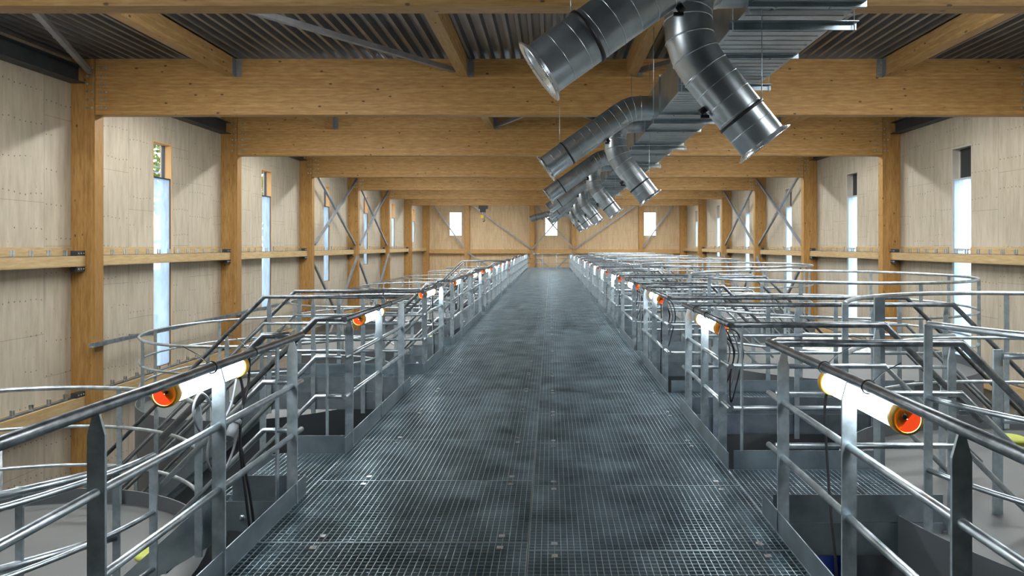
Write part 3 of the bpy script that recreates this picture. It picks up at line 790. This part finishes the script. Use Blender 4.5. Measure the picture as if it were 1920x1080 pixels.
# ------------------------------------------------------------------ tube lamps tied under the rails
def spline(P, n=8):
    P = [Vector(p) for p in P]; Q = [P[0]*2-P[1]]+P+[P[-1]*2-P[-2]]; out = []
    for i in range(1, len(Q)-2):
        for k in range(n):
            t = k/n; a, b, c, d = Q[i-1], Q[i], Q[i+1], Q[i+2]
            out.append(.5*((2*b)+(-a+c)*t+(2*a-5*b+4*c-d)*t*t+(-a+3*b-3*c+d)*t**3))
    out.append(P[-1]); return out
def lamp(side, y0, i, ln=.76):
    s = -1 if side == 'left' else 1
    X = XLr-.145 if s < 0 else XRr+.085; Z = 1.0; R = .062
    r = thing('tube_lamp', (X, y0, Z), 'lit tube lamp with orange cap under the %s rail, %s to the camera' % (side, ORD[i]), 'lamp', 'tube lamps along the %s rail' % side)
    MB().lathe([(R-.004, .03), (R-.004, ln-.03)], (X, y0, Z), (0, 1, 0), 28).build('tube', TUBE, r)
    for a, b in ((0, .04), (ln-.04, ln)):
        MB().lathe([(R-.006, a), (R+.004, a), (R+.006, (a+b)/2), (R+.004, b), (R-.006, b)], (X, y0, Z), (0, 1, 0), 28).build('end_collar', AMBER, r)
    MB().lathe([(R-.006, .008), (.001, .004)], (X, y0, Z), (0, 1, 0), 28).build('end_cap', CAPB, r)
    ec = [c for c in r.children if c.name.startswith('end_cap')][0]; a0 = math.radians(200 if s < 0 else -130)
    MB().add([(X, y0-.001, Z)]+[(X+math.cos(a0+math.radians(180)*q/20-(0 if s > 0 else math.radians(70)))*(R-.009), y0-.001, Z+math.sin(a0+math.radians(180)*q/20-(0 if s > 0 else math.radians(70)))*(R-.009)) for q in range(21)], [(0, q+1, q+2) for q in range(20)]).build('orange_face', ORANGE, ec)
    MB().lathe([(R-.006, ln-.008), (.001, ln-.004)], (X, y0, Z), (0, 1, 0), 28).build('end_cap', AMBER, r)
    MB().lathe([(.001, 0), (.011, 0), (.011, .01)], (X+(.012 if s < 0 else -.012), y0-.002, Z+.012), (0, 1, 0), 12).build('cable_gland', RUBBER, ec)
    xr = XLr if s < 0 else XRr
    for a in (.16, ln-.14):
        m = MB(); cz = 1.05
        loop = []
        for k in range(24):
            an = 2*PI*k/24; cx = (X+xr)/2
            loop.append((xr+math.cos(an)*.030, y0+a, 1.1+math.sin(an)*.030))
        m.tube(loop, .004, 5, closed=True).tube([(xr+s*.028, y0+a, 1.09), (X-s*.03, y0+a, 1.0+.06)], .0035, 5)
        m.tube([(xr+s*.02, y0+a, 1.125), (xr+s*.05, y0+a-.03, 1.17), (xr+s*.10, y0+a-.08, 1.22)], .0022, 5)
        m.build('cable_tie', RUBBER, r)
    return r
LL = [3.18, 6.4, 9.6, 12.6, 15.4, 18.2, 20.8, 22.6, 24.4, 26.8, 29.8, 32.2, 35.7, 38.4, 42.0, 44.8]
LR = [2.72, 5.68, 8.75, 11.4, 14.1, 17.3, 20.4, 23.4, 26.3, 29.4, 32.5, 35.5, 38.5, 41.6, 44.6]
def cable(side, pts, label, mat=RUBBER, r=.0065):
    o = MB().tube(spline(pts), r, 7).build('lamp_cable', mat, loc=pts[0]); tag(o, label, 'cable', 'lamp cables on the %s' % side)
for i, y in enumerate(LL):
    lamp('left', y, i); xe = XLr-.145; ye = y+.76
    if i == 0:
        cable('left', [(xe, ye, 1.0), (xe+.02, ye+.06, 1.05), (xe, ye+.14, 1.0), (xe, ye+.12, .84), (xe+.01, ye+.02, .72), (xe, ye+.02, .5), (xe+.02, ye+.05, .2), (xe+.03, ye+.08, -.02)], 'thick black cable looping from the nearest left tube lamp', r=.008)
        cable('left', [(xe, ye, .98), (xe+.01, ye+.04, .8), (xe, ye+.02, .55), (xe+.02, ye+.10, .2), (xe+.03, ye+.14, -.02)], 'straight black cable dropping from the nearest left tube lamp', r=.008)
        cable('left', [(xe, ye-.02, .94), (xe, ye-.10, .78), (xe, ye-.25, .70), (xe, ye-.42, .72), (xe, ye-.50, .86), (xe, ye-.42, .93), (xe, ye-.3, .80), (xe-.01, ye-.34, .55), (xe, ye-.22, .42), (xe, ye-.08, .5), (xe, ye-.01, .62)], 'tangled grey cable below the nearest left tube lamp', GREYC, .007)
        o = MB().tube([(xe, ye-.12, .60), (xe, ye-.05, .66)], .028, 16).tube([(xe, ye-.05, .66), (xe, ye-.03, .68)], .034, 16).build('cable_plug', GREYC, loc=(xe, ye-.1, .62)); tag(o, 'grey round plug hanging on the tangled cable at the left rail', 'plug')
    else:
        cable('left', [(xe, ye, 1.0), (xe, ye+.03, .9), (xe, ye-.03, .7), (xe+.01, ye-.1, .52), (xe, ye-.18, .6), (xe, ye-.14, .8), (xe, ye-.02, .94)], 'cable loop at the left rail lamp, %s to the camera' % ORD[i], GREYC if i % 2 else RUBBER)
        if i < 4: cable('left', [(xe+.01, ye, .99), (xe+.01, ye+.02, .6), (xe+.02, ye+.05, .2), (xe+.02, ye+.09, -.05)], 'black cable dropping from the left rail lamp, %s to the camera' % ORD[i])
for i, y in enumerate(LR):
    lamp('right', y, i); xe = XRr+.085; ye = y
    if i == 0:
        cable('right', [(xe, y+.76, 1.0), (xe-.01, y+.80, .85), (xe, y+.79, .55), (xe-.01, y+.72, .3), (xe-.01, y+.66, .05), (xe-.02, y+.64, -.3)], 'black cable hanging behind the nearest right rail', r=.007)
    else:
        for q in range(3 if i < 4 else 1):
            e = .04*q
            cable('right', [(xe, ye-.005, 1.0), (xe+.03+e, ye-.06, .98), (xe+.09+e, ye-.05, .80), (xe+.07+e, ye, .62), (xe+.0+e, ye, .45-e), (xe-.01+e, ye-.01, .60), (xe+.02+e, ye-.03, .82), (xe+.01, ye-.02, .96)],
                  '%s cable loop at the right rail lamp, %s to the camera' % (['black', 'grey inner', 'black outer'][q], ORD[i]), RUBBER if q != 1 else GREYC)
        if i < 4: cable('right', [(xe-.01, ye+.02, .98), (xe, ye+.03, .6), (xe-.01, ye+.02, .2), (xe-.01, ye+.04, -.2)], 'black cable dropping from the right rail lamp, %s to the camera' % ORD[i])

# ------------------------------------------------------------------ outside the left wall
r = thing('scaffold', (-11.3, 10, -1.6), 'metal scaffold standing outside the left wall behind the windows', 'scaffold')
for k in range(16):
    for x in (-10.5, -11.3): MB().tube([(x, 9.5+2.5*k, -1.6), (x, 9.5+2.5*k, 5.5)], .025, 8).build('standard', GALVD, r)
for z in (-.2, .8, 1.8, 2.8, 3.8):
    for x in (-10.5, -11.3): MB().tube([(x, 9.5, z), (x, 47, z)], .022, 8).build('ledger', GALVD, r)
for z in (-.2, 1.8, 3.2): MB().box(-11.25, -10.55, 9.5, 47, z+.03, z+.07).build('deck_board', FRAMEG, r)
for t_, (x, y, h) in enumerate(((-17, 26, 9), (-16, 34, 8), (-18, 44, 9))):
    r = thing('leafy_tree', (x, y, -1.6), 'leafy green tree outside the left wall, %s' % ['seen through the nearest window', 'seen through the second window', 'farthest of the three'][t_], 'tree', 'trees outside the left wall')
    MB().tube([(x, y, -1.6), (x, y, h-2)], [.25, .1], 10).build('trunk', BARK, r)
    m = MB()
    for k in range(2600):
        d = Vector((random.gauss(0, 1), random.gauss(0, 1), random.gauss(0, 1))).normalized()*(random.random()**.4)*3.2
        c = Vector((x, y, h-3.2))+Vector((d.x, d.y, d.z*1.1)); a = Vector((random.uniform(-1, 1), random.uniform(-1, 1), random.uniform(-1, 1))).normalized()*.13; b = a.orthogonal().normalized()*.10
        m.add([c-a, c+b, c+a, c-b], [(0, 1, 2, 3)])
    m.build('foliage', LEAF, r)
for o in S.objects:
    if '_o' in o: del o['_o']
